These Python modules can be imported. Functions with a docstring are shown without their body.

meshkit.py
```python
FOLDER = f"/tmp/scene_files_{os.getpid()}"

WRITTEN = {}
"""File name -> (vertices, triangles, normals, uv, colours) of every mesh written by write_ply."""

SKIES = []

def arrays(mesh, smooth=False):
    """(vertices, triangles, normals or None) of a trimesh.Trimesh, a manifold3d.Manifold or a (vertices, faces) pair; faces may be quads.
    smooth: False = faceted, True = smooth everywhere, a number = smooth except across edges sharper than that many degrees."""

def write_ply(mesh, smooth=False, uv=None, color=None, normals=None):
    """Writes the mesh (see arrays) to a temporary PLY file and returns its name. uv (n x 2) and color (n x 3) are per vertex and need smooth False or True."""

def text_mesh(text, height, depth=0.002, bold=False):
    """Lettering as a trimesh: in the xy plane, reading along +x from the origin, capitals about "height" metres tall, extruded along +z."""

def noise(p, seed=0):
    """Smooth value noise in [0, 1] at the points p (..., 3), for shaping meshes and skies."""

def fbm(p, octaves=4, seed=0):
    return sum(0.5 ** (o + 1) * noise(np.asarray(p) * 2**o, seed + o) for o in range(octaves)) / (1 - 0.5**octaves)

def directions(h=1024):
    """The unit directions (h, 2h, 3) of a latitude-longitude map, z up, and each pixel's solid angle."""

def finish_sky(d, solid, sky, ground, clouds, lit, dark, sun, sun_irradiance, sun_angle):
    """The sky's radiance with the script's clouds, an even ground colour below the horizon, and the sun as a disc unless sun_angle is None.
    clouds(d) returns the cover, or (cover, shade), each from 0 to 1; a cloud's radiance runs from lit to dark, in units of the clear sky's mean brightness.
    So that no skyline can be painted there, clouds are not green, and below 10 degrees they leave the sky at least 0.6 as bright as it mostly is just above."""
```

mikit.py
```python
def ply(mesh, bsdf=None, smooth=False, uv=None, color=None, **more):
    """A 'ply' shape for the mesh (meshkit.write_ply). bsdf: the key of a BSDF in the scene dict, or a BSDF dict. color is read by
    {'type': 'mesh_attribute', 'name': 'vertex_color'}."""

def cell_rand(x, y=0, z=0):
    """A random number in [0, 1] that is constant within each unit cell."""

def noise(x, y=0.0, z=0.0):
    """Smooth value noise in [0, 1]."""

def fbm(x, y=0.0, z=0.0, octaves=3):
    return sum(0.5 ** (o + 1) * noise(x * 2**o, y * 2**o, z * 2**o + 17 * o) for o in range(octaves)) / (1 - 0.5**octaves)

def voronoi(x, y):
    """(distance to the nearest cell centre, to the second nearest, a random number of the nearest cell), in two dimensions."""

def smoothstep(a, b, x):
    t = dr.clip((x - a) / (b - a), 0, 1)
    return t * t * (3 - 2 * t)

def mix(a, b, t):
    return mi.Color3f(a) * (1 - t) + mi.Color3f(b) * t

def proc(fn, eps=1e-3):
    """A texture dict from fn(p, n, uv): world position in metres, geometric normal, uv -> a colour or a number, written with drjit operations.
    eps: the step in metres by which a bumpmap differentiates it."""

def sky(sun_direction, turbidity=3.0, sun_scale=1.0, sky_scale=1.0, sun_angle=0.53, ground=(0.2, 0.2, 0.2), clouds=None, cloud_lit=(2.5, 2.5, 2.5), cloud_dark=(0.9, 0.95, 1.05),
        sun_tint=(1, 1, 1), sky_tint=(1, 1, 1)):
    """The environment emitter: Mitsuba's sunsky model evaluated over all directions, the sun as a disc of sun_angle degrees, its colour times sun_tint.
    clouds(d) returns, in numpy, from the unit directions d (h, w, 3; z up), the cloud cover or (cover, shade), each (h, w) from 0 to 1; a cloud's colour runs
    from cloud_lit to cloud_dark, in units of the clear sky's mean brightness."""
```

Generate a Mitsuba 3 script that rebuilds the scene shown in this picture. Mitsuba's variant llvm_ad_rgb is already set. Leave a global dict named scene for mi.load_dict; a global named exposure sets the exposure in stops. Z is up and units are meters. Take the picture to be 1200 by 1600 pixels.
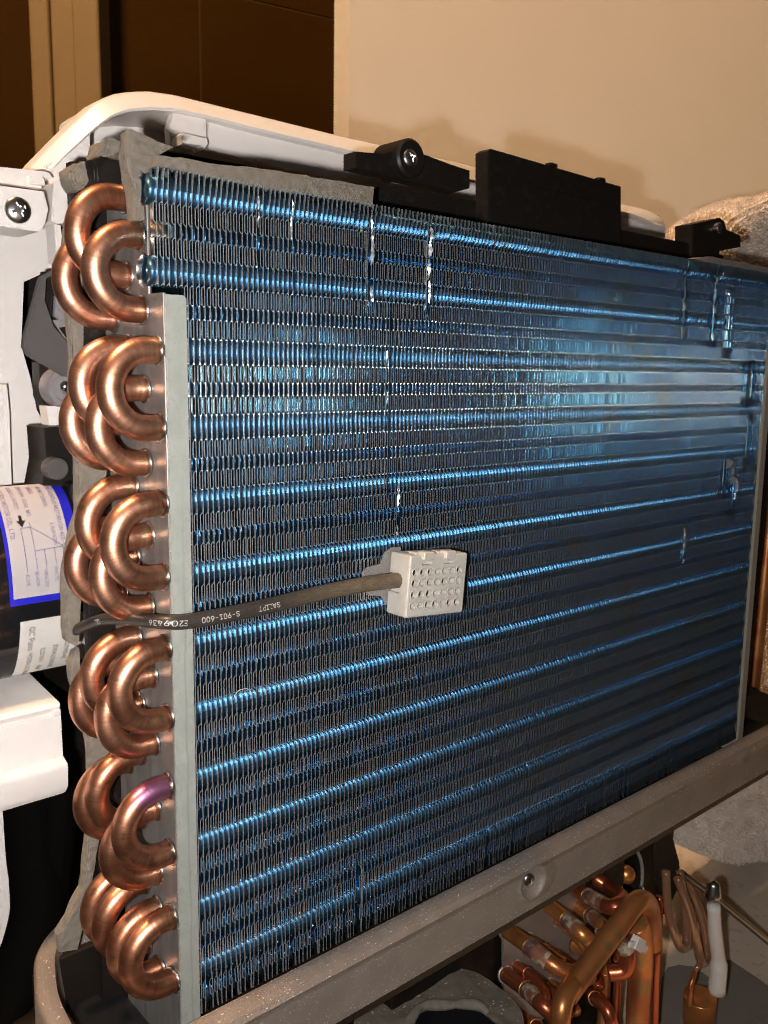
import math, random
import numpy as np
import drjit as dr
import trimesh
import manifold3d as m3
from shapely.geometry import Polygon, LineString
import mitsuba as mi
import mikit, meshkit
from mikit import proc, noise, fbm, voronoi, cell_rand, smoothstep, mix

T = mi.ScalarTransform4f
random.seed(7)
RNG = np.random.default_rng(7)
scene, labels = {}, {}
MM = 0.001

# ---------------------------------------------------------------- camera, lamps, exposure
EYE = np.array([-121.97, -223.74, -46.59])          # millimetres, like all lengths below
RIGHT = np.array([0.7556, -0.6549, 0.0143])
DOWN = np.array([-0.0916, -0.1272, -0.9876])
FWD = np.array([0.6486, 0.7449, -0.1561])
exposure = 0.0
scene['camera'] = {
    'type': 'thinlens', 'fov': 46.53, 'fov_axis': 'x', 'near_clip': 0.01, 'far_clip': 20.0,
    'aperture_radius': 0.00035, 'focus_distance': 0.33,
    'to_world': T().look_at(origin=list(EYE * MM), target=list((EYE + 100 * FWD) * MM), up=list(-DOWN)),
}
# the phone's flash, a few centimetres below and to the left of its lens
FLASH = EYE - 18 * RIGHT + 11 * DOWN
scene['phone_flash'] = {
    'type': 'disk',
    'to_world': T().look_at(origin=list(FLASH * MM), target=list((FLASH + 100 * FWD) * MM), up=[0, 0, 1]).scale(0.004),
    'emitter': {'type': 'area', 'radiance': {'type': 'rgb', 'value': [10200.0, 9800.0, 9500.0]}},
}
labels['phone_flash'] = {'label': 'small round flash lamp beside the camera', 'category': 'lamp'}
labels['ceiling_lamp'] = {'label': 'round warm ceiling lamp above the machine', 'category': 'lamp'}
# the room's warm ceiling lamp
scene['ceiling_lamp'] = {
    'type': 'sphere', 'center': [-0.75, 0.2, 2.15], 'radius': 0.14,
    'emitter': {'type': 'area', 'radiance': {'type': 'rgb', 'value': [400.0, 254.0, 142.0]}},
}
# what the rest of the room sends back
scene['room_light'] = {'type': 'constant', 'radiance': {'type': 'rgb', 'value': [0.018, 0.013, 0.009]}}

# ---------------------------------------------------------------- materials
def col(c):
    return {'type': 'rgb', 'value': list(c)}


def pr(name, base, rough=0.5, metallic=0.0, spec=0.5, bump=None, bscale=1.0, eps=2e-4, **kw):
    d = {'type': 'principled', 'base_color': base if isinstance(base, dict) else col(base),
         'roughness': rough if isinstance(rough, dict) else float(rough), 'metallic': metallic if isinstance(metallic, dict) else float(metallic), **kw}
    if 'eta' not in kw:
        d['specular'] = float(spec)
    if bump is not None:
        d = {'type': 'bumpmap', 'arbitrary': proc(bump, eps), 'scale': float(bscale), 'bsdf': d}
    scene[name] = d if 'spec_trans' in kw else {'type': 'twosided', 'bsdf': d}


K = 1000.0   # noise is written per millimetre


def mm(p):
    return p.x * K, p.y * K, p.z * K


def c_fin(p, n, uv):
    x, y, z = mm(p)
    edge = dr.abs(n.y) > 0.6
    blue = mix((0.28, 0.52, 0.70), (0.36, 0.59, 0.75), noise(x * 0.07, y * 0.3, z * 0.12))
    dust = smoothstep(0.62, 0.85, fbm(x * 0.05, z * 0.06, 3.0)) * 0.6
    bare = mix((0.96, 0.96, 0.95), (0.78, 0.77, 0.75), noise(x * 0.6, z * 0.35))
    return dr.select(edge, bare, mix(blue, (0.40, 0.40, 0.36), dust * smoothstep(3.0, 0.0, y)))


def r_fin(p, n, uv):
    x, y, z = mm(p)
    return 0.15 + 0.06 * noise(x * 0.5, y * 0.4, z * 0.1) + dr.select(dr.abs(n.y) > 0.6, dr.select(y > 1.1, -0.04, 0.01), 0.0)


def e_fin(p, n, uv):
    return dr.select(dr.abs(n.y) > 0.6, dr.select(p.y < 0.0003, mi.Float(0.72), dr.select(p.y < 0.0011, mi.Float(0.80), mi.Float(0.995))), mi.Float(0.996))


pr('m_fin', proc(c_fin), proc(r_fin), metallic=proc(e_fin))


def c_collar(p, n, uv):
    x, y, z = mm(p)
    ring = dr.abs(x / 1.75 - dr.floor(x / 1.75) - 0.5) * 2
    return mix((0.085, 0.185, 0.29), (0.06, 0.14, 0.23), smoothstep(0.75, 1.0, ring))


pr('m_collar', proc(c_collar), 0.46, metallic=1.0)


def c_cu(p, n, uv):
    x, y, z = mm(p)
    t = fbm(x * 0.12, y * 0.12, z * 0.12)
    lines = noise(uv.y * 4.5, uv.x * 2.0)
    c = mix((0.76, 0.38, 0.245), (0.50, 0.22, 0.13), smoothstep(0.30, 0.72, t))
    c = c * (0.82 + 0.3 * lines)
    stain = smoothstep(0.66, 0.8, fbm(x * 0.35, y * 0.35, z * 0.35 + 9.0))
    c = mix(c, (0.26, 0.13, 0.07), stain * 0.6)
    ends = smoothstep(6.0, 1.5, uv.y) + smoothstep(35.0, 40.5, uv.y)
    c = mix(c, mix((0.34, 0.19, 0.10), (0.60, 0.48, 0.30), noise(x * 0.8, y * 0.8, z * 0.8)), ends * smoothstep(0.42, 0.68, fbm(x * 0.5, y * 0.5, z * 0.5 + 3.0)) * 0.85)
    low = smoothstep(-110.0, -190.0, z)                     # the lower bends are tarnished
    c = mix(c, c * mi.Color3f(0.80, 0.72, 0.66), low)
    tint = smoothstep(7.5, 2.5, dr.sqrt(dr.square(x + 13.0) + dr.square(y - 0.5) + dr.square(z + 167.0)))
    return mix(c, (0.66, 0.26, 0.55), tint * 0.8)           # heat tint left by the brazing torch


def b_cu(p, n, uv):
    return noise(uv.y * 4.5, uv.x * 2.0) * 0.000022


pr('m_copper', proc(c_cu), 0.37, metallic=0.97, bump=b_cu, bscale=1.0)


def c_cu2(p, n, uv):
    x, y, z = mm(p)
    t = fbm(x * 0.05, y * 0.05, z * 0.05 + 4.0)
    c = mix((0.62, 0.25, 0.08), (0.40, 0.13, 0.05), smoothstep(0.35, 0.7, t))
    return mix(c, (0.30, 0.22, 0.10), smoothstep(0.62, 0.8, fbm(x * 0.12, y * 0.12, z * 0.1 + 2.0)) * 0.7)


pr('m_old_copper', proc(c_cu2), 0.34, metallic=0.75)
def c_sheet(p, n, uv):
    x, y, z = mm(p)
    return mix((0.42, 0.40, 0.37), (0.30, 0.28, 0.25), fbm(x * 0.08, y * 0.08, z * 0.08))


pr('m_sheet', proc(c_sheet), 0.42, metallic=0.7)


def c_flux(p, n, uv):
    x, y, z = mm(p)
    t = smoothstep(0.50, 0.72, fbm(x * 0.22, y * 0.22, z * 0.22)) * 0.8
    return mix(mix((0.46, 0.17, 0.07), (0.12, 0.07, 0.07), noise(uv.y * 0.3, 2.0)), (0.58, 0.54, 0.38), t)


pr('m_flux', proc(c_flux), 0.5, metallic=0.4)
pr('m_red_copper', (0.52, 0.14, 0.065), 0.3, metallic=0.85)


def c_solder(p, n, uv):
    x, y, z = mm(p)
    return mix((0.62, 0.58, 0.42), (0.35, 0.33, 0.30), noise(x * 0.4, y * 0.4, z * 0.4))


pr('m_solder', proc(c_solder), 0.45, metallic=0.7)
pr('m_silver', (0.80, 0.80, 0.80), 0.22, metallic=1.0)


def c_plate(p, n, uv):
    x, y, z = mm(p)
    t = fbm(y * 0.5, z * 0.06, x * 0.5)
    return mix((0.29, 0.28, 0.265), (0.14, 0.13, 0.12), t)


def b_plate(p, n, uv):
    x, y, z = mm(p)
    return (noise(y * 1.2, z * 0.1, x) + noise(y * 0.3, z * 0.3, 5.0) * 2.0) * 0.00004


pr('m_plate', proc(c_plate), 0.34, metallic=0.6, bump=b_plate)


def c_galv(p, n, uv):
    x, y, z = mm(p)
    t = fbm(x * 0.35, z * 0.22, y * 0.3)
    c = mix((0.37, 0.385, 0.345), (0.27, 0.285, 0.255), t)
    pit = smoothstep(0.76, 0.84, noise(x * 1.9, z * 1.6, 7.0))
    seam = smoothstep(0.55, 0.0, dr.abs(x + 2.4 + noise(z * 0.2, 3.0) * 0.5)) * smoothstep(-60.0, -120.0, z)
    return mix(mix(c, (0.24, 0.24, 0.21), pit * 0.35), (0.20, 0.21, 0.19), seam * 0.55)


pr('m_galv', proc(c_galv), 0.48, metallic=0.35, spec=0.4)


def c_foam(p, n, uv):
    x, y, z = mm(p)
    return mix((0.18, 0.155, 0.125), (0.10, 0.083, 0.066), fbm(x * 0.5, y * 0.5, z * 0.5))


def c_seal(p, n, uv):
    x, y, z = mm(p)
    return mix((0.195, 0.17, 0.14), (0.115, 0.10, 0.08), fbm(x * 0.5, y * 0.5, z * 0.5))


def b_foam(p, n, uv):
    x, y, z = mm(p)
    return (noise(x * 2.2, y * 2.2, z * 2.2) + 1.5 * noise(x * 0.7, y * 0.7, z * 0.7)) * 0.00030


pr('m_foam', proc(c_foam), 0.85, spec=0.2, bump=b_foam)


def c_tray(p, n, uv):
    x, y, z = mm(p)
    c = mix((0.19, 0.155, 0.128), (0.13, 0.104, 0.087), fbm(x * 0.12, y * 0.12, z * 0.12))
    speck = smoothstep(0.83, 0.93, noise(x * 2.3, y * 2.3, z * 2.3))
    return mix(c, (0.62, 0.58, 0.52), speck * 0.75)


def b_tray(p, n, uv):
    x, y, z = mm(p)
    return noise(x * 2.2, y * 2.2, z * 2.2) * 0.00022


pr('m_tray', proc(c_tray), 0.42, spec=0.45, bump=b_tray)
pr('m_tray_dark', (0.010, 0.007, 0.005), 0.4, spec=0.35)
pr('m_rubber', (0.003, 0.0026, 0.0022), 0.8, spec=0.0)
pr('m_edge', (0.27, 0.235, 0.185), 0.5, metallic=0.2, spec=0.3)


def c_white(p, n, uv):
    x, y, z = mm(p)
    t = fbm(x * 0.03, y * 0.03, z * 0.03)
    return mix((0.68, 0.635, 0.60), (0.61, 0.565, 0.53), t)


pr('m_white', proc(c_white), 0.38, spec=0.45)


def c_black(p, n, uv):
    x, y, z = mm(p)
    d = smoothstep(0.70, 0.82, noise(x * 0.4, y * 0.4, z * 0.4)) * 0.003
    return mi.Color3f(0.008, 0.006, 0.005) + d


pr('m_black', proc(c_black), 0.46, spec=0.22)
pr('m_hub', (0.20, 0.18, 0.185), 0.35)
pr('m_gloss_black', (0.008, 0.008, 0.009), 0.12, spec=0.5)
pr('m_grey_plastic', (0.075, 0.066, 0.062), 0.5, spec=0.35)
pr('m_blue_wrap', (0.02, 0.02, 0.42), 0.22, spec=0.6)
pr('m_label_silver', (0.47, 0.43, 0.43), 0.33, metallic=0.2, spec=0.6)
pr('m_paper', (0.55, 0.52, 0.48), 0.6, spec=0.3)
pr('m_ink', (0.012, 0.011, 0.012), 0.5, spec=0.3)
pr('m_blue_ink', (0.06, 0.05, 0.18), 0.4, spec=0.4)
pr('m_screw', (0.42, 0.41, 0.40), 0.28, metallic=1.0)


def c_cable(p, n, uv):
    x, y, z = mm(p)
    return mix((0.030, 0.025, 0.021), (0.105, 0.080, 0.052), smoothstep(20.0, 55.0, x) * (0.5 + 0.7 * fbm(x * 0.3, z * 0.5, y)))


pr('m_cable', proc(c_cable), 0.36, spec=0.45)
pr('m_print', (0.33, 0.32, 0.30), 0.6)


def c_nylon(p, n, uv):
    x, y, z = mm(p)
    return mix((0.60, 0.56, 0.50), (0.52, 0.48, 0.42), fbm(x * 0.3, y * 0.3, z * 0.3))


pr('m_nylon', proc(c_nylon), 0.34, spec=0.5, spec_trans=0.32, eta=1.5)
scene['m_film'] = {'type': 'principledthin', 'base_color': col((0.62, 0.58, 0.54)), 'roughness': 0.35, 'spec_trans': 0.55, 'diff_trans': 0.9, 'eta': 1.3}


def c_wall(p, n, uv):
    x, y, z = mm(p)
    return mix((0.83, 0.76, 0.66), (0.78, 0.71, 0.61), fbm(x * 0.01, y * 0.01, z * 0.01))


def b_wall(p, n, uv):
    x, y, z = mm(p)
    return fbm(x * 0.25, y * 0.25, z * 0.25) * 0.00008


pr('m_wall', proc(c_wall), 0.75, spec=0.25, bump=b_wall, eps=1e-3)


def c_door(p, n, uv):
    x, y, z = mm(p)
    g = fbm(x * 0.006, y * 0.006, z * 0.006)
    return mix((0.052, 0.023, 0.003), (0.038, 0.016, 0.002), g)


pr('m_door', proc(c_door), 0.6, spec=0.05)
pr('m_grout', (0.07, 0.04, 0.014), 0.8, spec=0.05)
pr('m_frame', (0.24, 0.165, 0.075), 0.5, spec=0.3)


def c_towel(p, n, uv):
    x, y, z = mm(p)
    return mix((0.72, 0.65, 0.58), (0.62, 0.55, 0.49), fbm(x * 0.15, y * 0.15, z * 0.15))


pr('m_towel', proc(c_towel), 0.95, spec=0.05)


def c_pan(p, n, uv):
    x, y, z = mm(p)
    t = fbm(x * 0.04, y * 0.04, z * 0.04)
    spot = smoothstep(0.82, 0.86, noise(x * 0.25, y * 0.25, z * 0.25))
    return mix(mix((0.50, 0.44, 0.37), (0.42, 0.36, 0.30), t), (0.25, 0.21, 0.17), spot * 0.3)


pr('m_pan', proc(c_pan), 0.42, spec=0.4)
pr('m_shadow_sheet', (0.16, 0.145, 0.13), 0.9, spec=0.1, bump=b_foam)  # grey of the painted shadow on the base pan


def c_dirty(p, n, uv):
    x, y, z = mm(p)
    c = mix((0.16, 0.135, 0.105), (0.09, 0.075, 0.06), fbm(x * 0.2, y * 0.2, z * 0.2))
    return mix(c, (0.45, 0.42, 0.36), smoothstep(0.82, 0.92, noise(x * 0.9, y * 0.9, z * 0.9)) * 0.8)


pr('m_comp_foam', proc(c_dirty), 0.8, spec=0.25, bump=b_foam)

# ---------------------------------------------------------------- mesh helpers (millimetres)
def put(key, mesh, mat, smooth=False, uv=None, label=None, cat=None, group=None, kind=None):
    k, i = key, 1
    while k in scene:
        k = '%s_%03d' % (key, i)
        i += 1
    if isinstance(mesh, tuple):
        v, f = np.asarray(mesh[0], float), np.asarray(mesh[1], int)
    elif hasattr(mesh, 'to_mesh'):
        q = mesh.to_mesh()
        v, f = np.array(q.vert_properties[:, :3], float), np.array(q.tri_verts)
    else:
        v, f = np.array(mesh.vertices, float), np.array(mesh.faces)
    scene[k] = mikit.ply((v * MM, f), mat, smooth=smooth, uv=uv)
    if label or cat or group or kind:
        tag(k, label, cat, group, kind)
    return k


def tag(k, label=None, cat=None, group=None, kind=None):
    labels[k] = {a: b for a, b in (('label', label), ('category', cat), ('group', group), ('kind', kind)) if b}
    return k


def thing(name, label, cat, group=None):
    return tag(name, label, cat, group)


def xz(pts):                                    # (x, z) outline -> shapely, made valid
    return Polygon(pts).buffer(0)


def cs(poly):
    polys = getattr(poly, 'geoms', [poly])
    loops = []
    for g in polys:
        loops.append(np.array(g.exterior.coords)[:-1])
        loops += [np.array(h.coords)[:-1] for h in g.interiors]
    return m3.CrossSection([l.tolist() for l in loops], m3.FillRule.EvenOdd)


def slab(poly, h, bev=0.0, steps=3):
    """The outline extruded along +z to h, both rims rounded by bev."""
    if bev <= 0:
        return m3.Manifold.extrude(cs(poly), h)
    parts = []
    for i in range(steps + 1):
        a = math.pi / 2 * i / steps
        inset, dz = bev * (1 - math.sin(a)), bev * (1 - math.cos(a))
        q = poly.buffer(-inset, join_style=1) if inset > 1e-6 else poly
        if q.is_empty:
            continue
        parts.append(m3.Manifold.extrude(cs(q), h - 2 * dz).translate((0, 0, dz)))
    out = parts[0]
    for q in parts[1:]:
        out = out + q
    return out


ROT_XZ = np.array([[1, 0, 0, 0], [0, 0, -1, 0], [0, 1, 0, 0]], float)    # (x, z, d) -> (x, -d, z)


def plate(pts, y0, y1, bev=0.4, hole=None):
    """An outline in the x-z plane with depth from y0 (near) to y1."""
    poly = pts if isinstance(pts, Polygon) else xz(pts)
    if hole is not None:
        poly = poly.difference(hole)
    return slab(poly, y1 - y0, bev).transform(ROT_XZ).translate((0, y1, 0))


def hull(spheres, n=12):
    return m3.Manifold.batch_hull([m3.Manifold.sphere(r, n).translate(tuple(p)) for p, r in spheres])


def rbox(a, b, r=0.5, n=12):
    a, b = np.array(a, float), np.array(b, float)
    return hull([((x, y, z), r) for x in (a[0] + r, b[0] - r) for y in (a[1] + r, b[1] - r) for z in (a[2] + r, b[2] - r)], n)


def rot(m, deg, at=(0, 0, 0)):
    at = np.array(at, float)
    return m.translate(tuple(-at)).rotate(tuple(deg)).translate(tuple(at))


def spline(pts, n=8):
    p = np.asarray(pts, float)
    q = np.vstack([2 * p[0] - p[1], p, 2 * p[-1] - p[-2]])
    out = []
    for i in range(1, len(q) - 2):
        for t in np.linspace(0, 1, n, endpoint=False):
            a, b, c, d = q[i - 1], q[i], q[i + 1], q[i + 2]
            out.append(0.5 * (2 * b + (c - a) * t + (2 * a - 5 * b + 4 * c - d) * t * t + (3 * b - a - 3 * c + d) * t ** 3))
    return np.array(out + [p[-1]])


def tube(path, r, sides=18, caps=True):
    """((vertices, faces), uv): a tube along the path; uv = (around, length in mm)."""
    p = np.asarray(path, float)
    rr = np.broadcast_to(np.asarray(r, float), (len(p),))
    t = np.gradient(p, axis=0)
    t /= np.linalg.norm(t, axis=1, keepdims=True)
    a = np.cross(t[0], [0, 0, 1.0] if abs(t[0][2]) < 0.9 else [1.0, 0, 0])
    V, UV, s = [], [], 0.0
    for i in range(len(p)):
        a = a - t[i] * (a @ t[i])
        a /= np.linalg.norm(a)
        b = np.cross(t[i], a)
        if i:
            s += np.linalg.norm(p[i] - p[i - 1])
        for k in range(sides + 1):
            w = 2 * math.pi * k / sides
            V.append(p[i] + rr[i] * (math.cos(w) * a + math.sin(w) * b))
            UV.append((k / sides, s))
    n = sides + 1
    F = []
    for i in range(len(p) - 1):
        for k in range(sides):
            q = i * n + k
            F += [(q, q + 1, q + n + 1), (q, q + n + 1, q + n)]
    if caps:
        for i, flip in ((0, True), (len(p) - 1, False)):
            c = len(V)
            V.append(p[i])
            UV.append((0.5, s * (i > 0)))
            for k in range(sides):
                q = i * n + k
                F.append((c, q + 1, q) if flip else (c, q, q + 1))
    return (np.array(V), np.array(F)), np.array(UV)


def put_tube(key, path, r, mat, sides=18, **kw):
    m, uv = tube(path, r, sides)
    return put(key, m, mat, smooth=True, uv=uv, **kw)


def ring(c, axis, R, r, n=28, m=8):
    """A torus about the axis."""
    ax = np.array(axis, float)
    ax /= np.linalg.norm(ax)
    u = np.cross(ax, [0, 0, 1.0] if abs(ax[2]) < 0.9 else [1.0, 0, 0])
    u /= np.linalg.norm(u)
    w = np.cross(ax, u)
    V, F = [], []
    for i in range(n):
        d = math.cos(2 * math.pi * i / n) * u + math.sin(2 * math.pi * i / n) * w
        for k in range(m):
            V.append(np.array(c) + d * (R + r * math.cos(2 * math.pi * k / m)) + ax * r * math.sin(2 * math.pi * k / m))
    for i in range(n):
        for k in range(m):
            a, b, c2, d2 = i * m + k, ((i + 1) % n) * m + k, ((i + 1) % n) * m + (k + 1) % m, i * m + (k + 1) % m
            F += [(a, b, c2), (a, c2, d2)]
    return np.array(V), np.array(F)


def lathe_y(profile, c, n=40):
    """(r, y) profile revolved about a line along y through c."""
    V, F = [], []
    for r, y in profile:
        for i in range(n):
            a = 2 * math.pi * i / n
            V.append((c[0] + r * math.cos(a), c[1] + y, c[2] + r * math.sin(a)))
    for j in range(len(profile) - 1):
        for i in range(n):
            a, b = j * n + i, j * n + (i + 1) % n
            F += [(a, b, b + n), (a, b + n, a + n)]
    return np.array(V), np.array(F)


def cross_screw(key, c, nrm, R, mat, label=None):
    """A pan head with a cross recess; c = centre of its base, nrm = outward."""
    head = hull([((0, 0, -0.2), 0.2), ((0, 0, R * 0.15), R * 0.3)], 24)
    head = m3.Manifold.sphere(R, 32).scale((1, 1, 0.42)) - m3.Manifold.cube((4 * R, 4 * R, 4 * R), True).translate((0, 0, -2 * R))
    arm = m3.Manifold.cube((R * 1.1, R * 0.22, R), True) + m3.Manifold.cube((R * 0.22, R * 1.1, R), True) + m3.Manifold.cube((R * 0.5, R * 0.5, R), True)
    head = head - arm.rotate((0, 0, 25)).translate((0, 0, R * 0.68))
    q = head.to_mesh()
    v, f = np.array(q.vert_properties[:, :3], float), np.array(q.tri_verts)
    n = np.array(nrm, float)
    n /= np.linalg.norm(n)
    u = np.cross([0, 0, 1.0], n)
    u /= np.linalg.norm(u)
    w = np.cross(n, u)
    return put(key, (v @ np.array([u, w, n]) + np.array(c), f), mat, smooth=35, label=label)


def fine(mesh, edge):
    q = mesh.refine_to_length(edge).to_mesh()
    return np.array(q.vert_properties[:, :3], float), np.array(q.tri_verts)


def normals(v, f):
    n = np.zeros_like(v)
    fn = np.cross(v[f[:, 1]] - v[f[:, 0]], v[f[:, 2]] - v[f[:, 0]])
    for k in range(3):
        np.add.at(n, f[:, k], fn)
    return n / np.maximum(np.linalg.norm(n, axis=1, keepdims=True), 1e-9)


def rough(mesh, edge, amp, scale, seed=0):
    """Refined and displaced by noise, for foam and cloth."""
    v, f = fine(mesh, edge)
    d = meshkit.fbm(v / scale, 3, seed) - 0.5
    d2 = meshkit.fbm(v / scale + 31.7, 3, seed + 5) - 0.5
    n = normals(v, f)
    return v + n * (2 * amp * d)[:, None] + np.c_[d2, -d2, d] * amp, f

# ---------------------------------------------------------------- the setting
WALL_A, WALL_B = np.array([473.4, 523.3]), np.array([894.2, 298.9])
wd = (WALL_B - WALL_A) / np.linalg.norm(WALL_B - WALL_A)
wn = np.array([-wd[1], wd[0]])
wq = [WALL_A, WALL_A + wd * 1700, WALL_A + wd * 1700 + wn * 90, WALL_A + wn * 90]
put('wall', m3.Manifold.extrude(cs(Polygon(wq)), 2600).translate((0, 0, -900)), 'm_wall', kind='structure')

# door and its frame in the next room, facing the camera
dn = -FWD.copy(); dn[2] = 0; dn /= np.linalg.norm(dn)
dx_ = np.array([RIGHT[0], RIGHT[1], 0]); dx_ /= np.linalg.norm(dx_)
D0 = EYE + 1560 * FWD


def facing_box(x0, x1, z0, z1, d0, d1, r=2.0):
    """A box in the plane of the far door: x along it, d towards the camera."""
    m = rbox((x0, d0, z0), (x1, d1, z1), r)
    A = np.array([[dx_[0], dn[0], 0, D0[0]], [dx_[1], dn[1], 0, D0[1]], [0, 0, 1, 0]])
    return m.transform(A)


# the wall of large dark brown tiles behind
TO, TD = np.array([719.2, 1248.0, 0.0]), np.array([0.9817, -0.1903, 0.0])
TN = np.array([TD[1], -TD[0], 0.0])


def on_tiles(u0, u1, z0, z1, d0, d1, r=1.0):
    m = rbox((u0, d0, z0), (u1, d1, z1), r)
    A = np.array([[TD[0], TN[0], 0, TO[0]], [TD[1], TN[1], 0, TO[1]], [0, 0, 1, 0]])
    return m.transform(A)


thing('tile_wall', 'wall of large dark brown tiles in the background left of the beige wall', 'wall')
put('tile_wall__backing', on_tiles(-1200, 900, -900, 1700, -30, -1.2), 'm_grout')
for zi, (z0, z1) in enumerate(((-900, -1.5), (1.5, 599.2), (602.2, 1199), (1202, 1700))):
    for u0, u1 in ((-1198.5, -601.5), (-598.5, -1.5), (1.5, 598.5)):
        put('tile_wall__tile', on_tiles(u0, u1, z0, z1, -3, RNG.uniform(-0.3, 0.3)), 'm_door')
FR = thing('door_frame', 'light brown moulded door frame in the upper left corner', 'door frame')
for a, b, d in ((-604, -572, 16), (-573, -541, 26), (-542, -502, 18), (-503, -460, 32)):
    put('door_frame__moulding', facing_box(a, b, -900, 1500, -30, d, 5), 'm_frame')
put('door_frame__sill', facing_box(-900, -600, 120, 304, -28, 14, 4), 'm_frame')
put('dark_doorway', facing_box(-1100, -600, 300, 1500, -40, -20), 'm_door', label='dark brown strip of door beyond the frame at the upper left edge', cat='door')

# ---------------------------------------------------------------- the evaporator coil
COIL = thing('evaporator_coil', 'blue finned evaporator coil with copper return bends along its left end', 'evaporator coil')
PITCH, FINP, NFIN = 21.0, 1.75, 190
ZT, ZB, YB = 5.2, -244.5, 37.0


def louvre_rows():
    """(z, raise) knots of a slit strip from the top of the fin to its bottom."""
    rows = [(ZT, 0.0)]
    for k in range(13):
        z0 = -PITCH * k
        for a, b in ((0.155, 0.43), (0.575, 0.855)):
            za, zb = z0 - PITCH * a, z0 - PITCH * b
            if zb < ZB + 1:
                continue
            rows += [(za, 0.0), (za - 0.75, 1.0), ((za + zb) / 2, 1.0), (zb + 0.75, 1.0), (zb, 0.0)]
        rows.append((z0 - PITCH * 0.5, 0.0))
        rows.append((z0 - PITCH * 1.0, 0.0))
    rows = sorted({r for r in rows if r[0] >= ZB}, reverse=True)
    rows.append((ZB, 0.0))
    return np.array(rows)


ROWS = louvre_rows()
# bruised places of the coil face: (x, top, bottom, half width, kind)
BRUISES = [(67.0, 3, -28, 2.6, 1), (93.0, 3, -30, 2.6, 1), (36.0, 4, -26, 1.3, 1), (24.0, 4, -20, 1.0, 1), (74.0, -20, -92, 0.95, 1),
           (44.0, 3, -60, 0.9, 1), (79.5, -86, -103, 1.7, 1), (252.0, 2, -31, 4.0, 1), (278.0, 2, -34, 4.5, 1), (292.0, -4, -38, 5.0, -1),
           (300.0, -84, -106, 8.0, 1), (309.0, -96, -118, 4.0, 1), (266.0, -118, -136, 3.0, -1), (318.0, -40, -62, 10.0, 1), (322.0, -66, -92, 5.0, 1),
           (64.0, -217, -262, 1.5, -1), (104.0, -225, -262, 1.2, 1), ]


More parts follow.
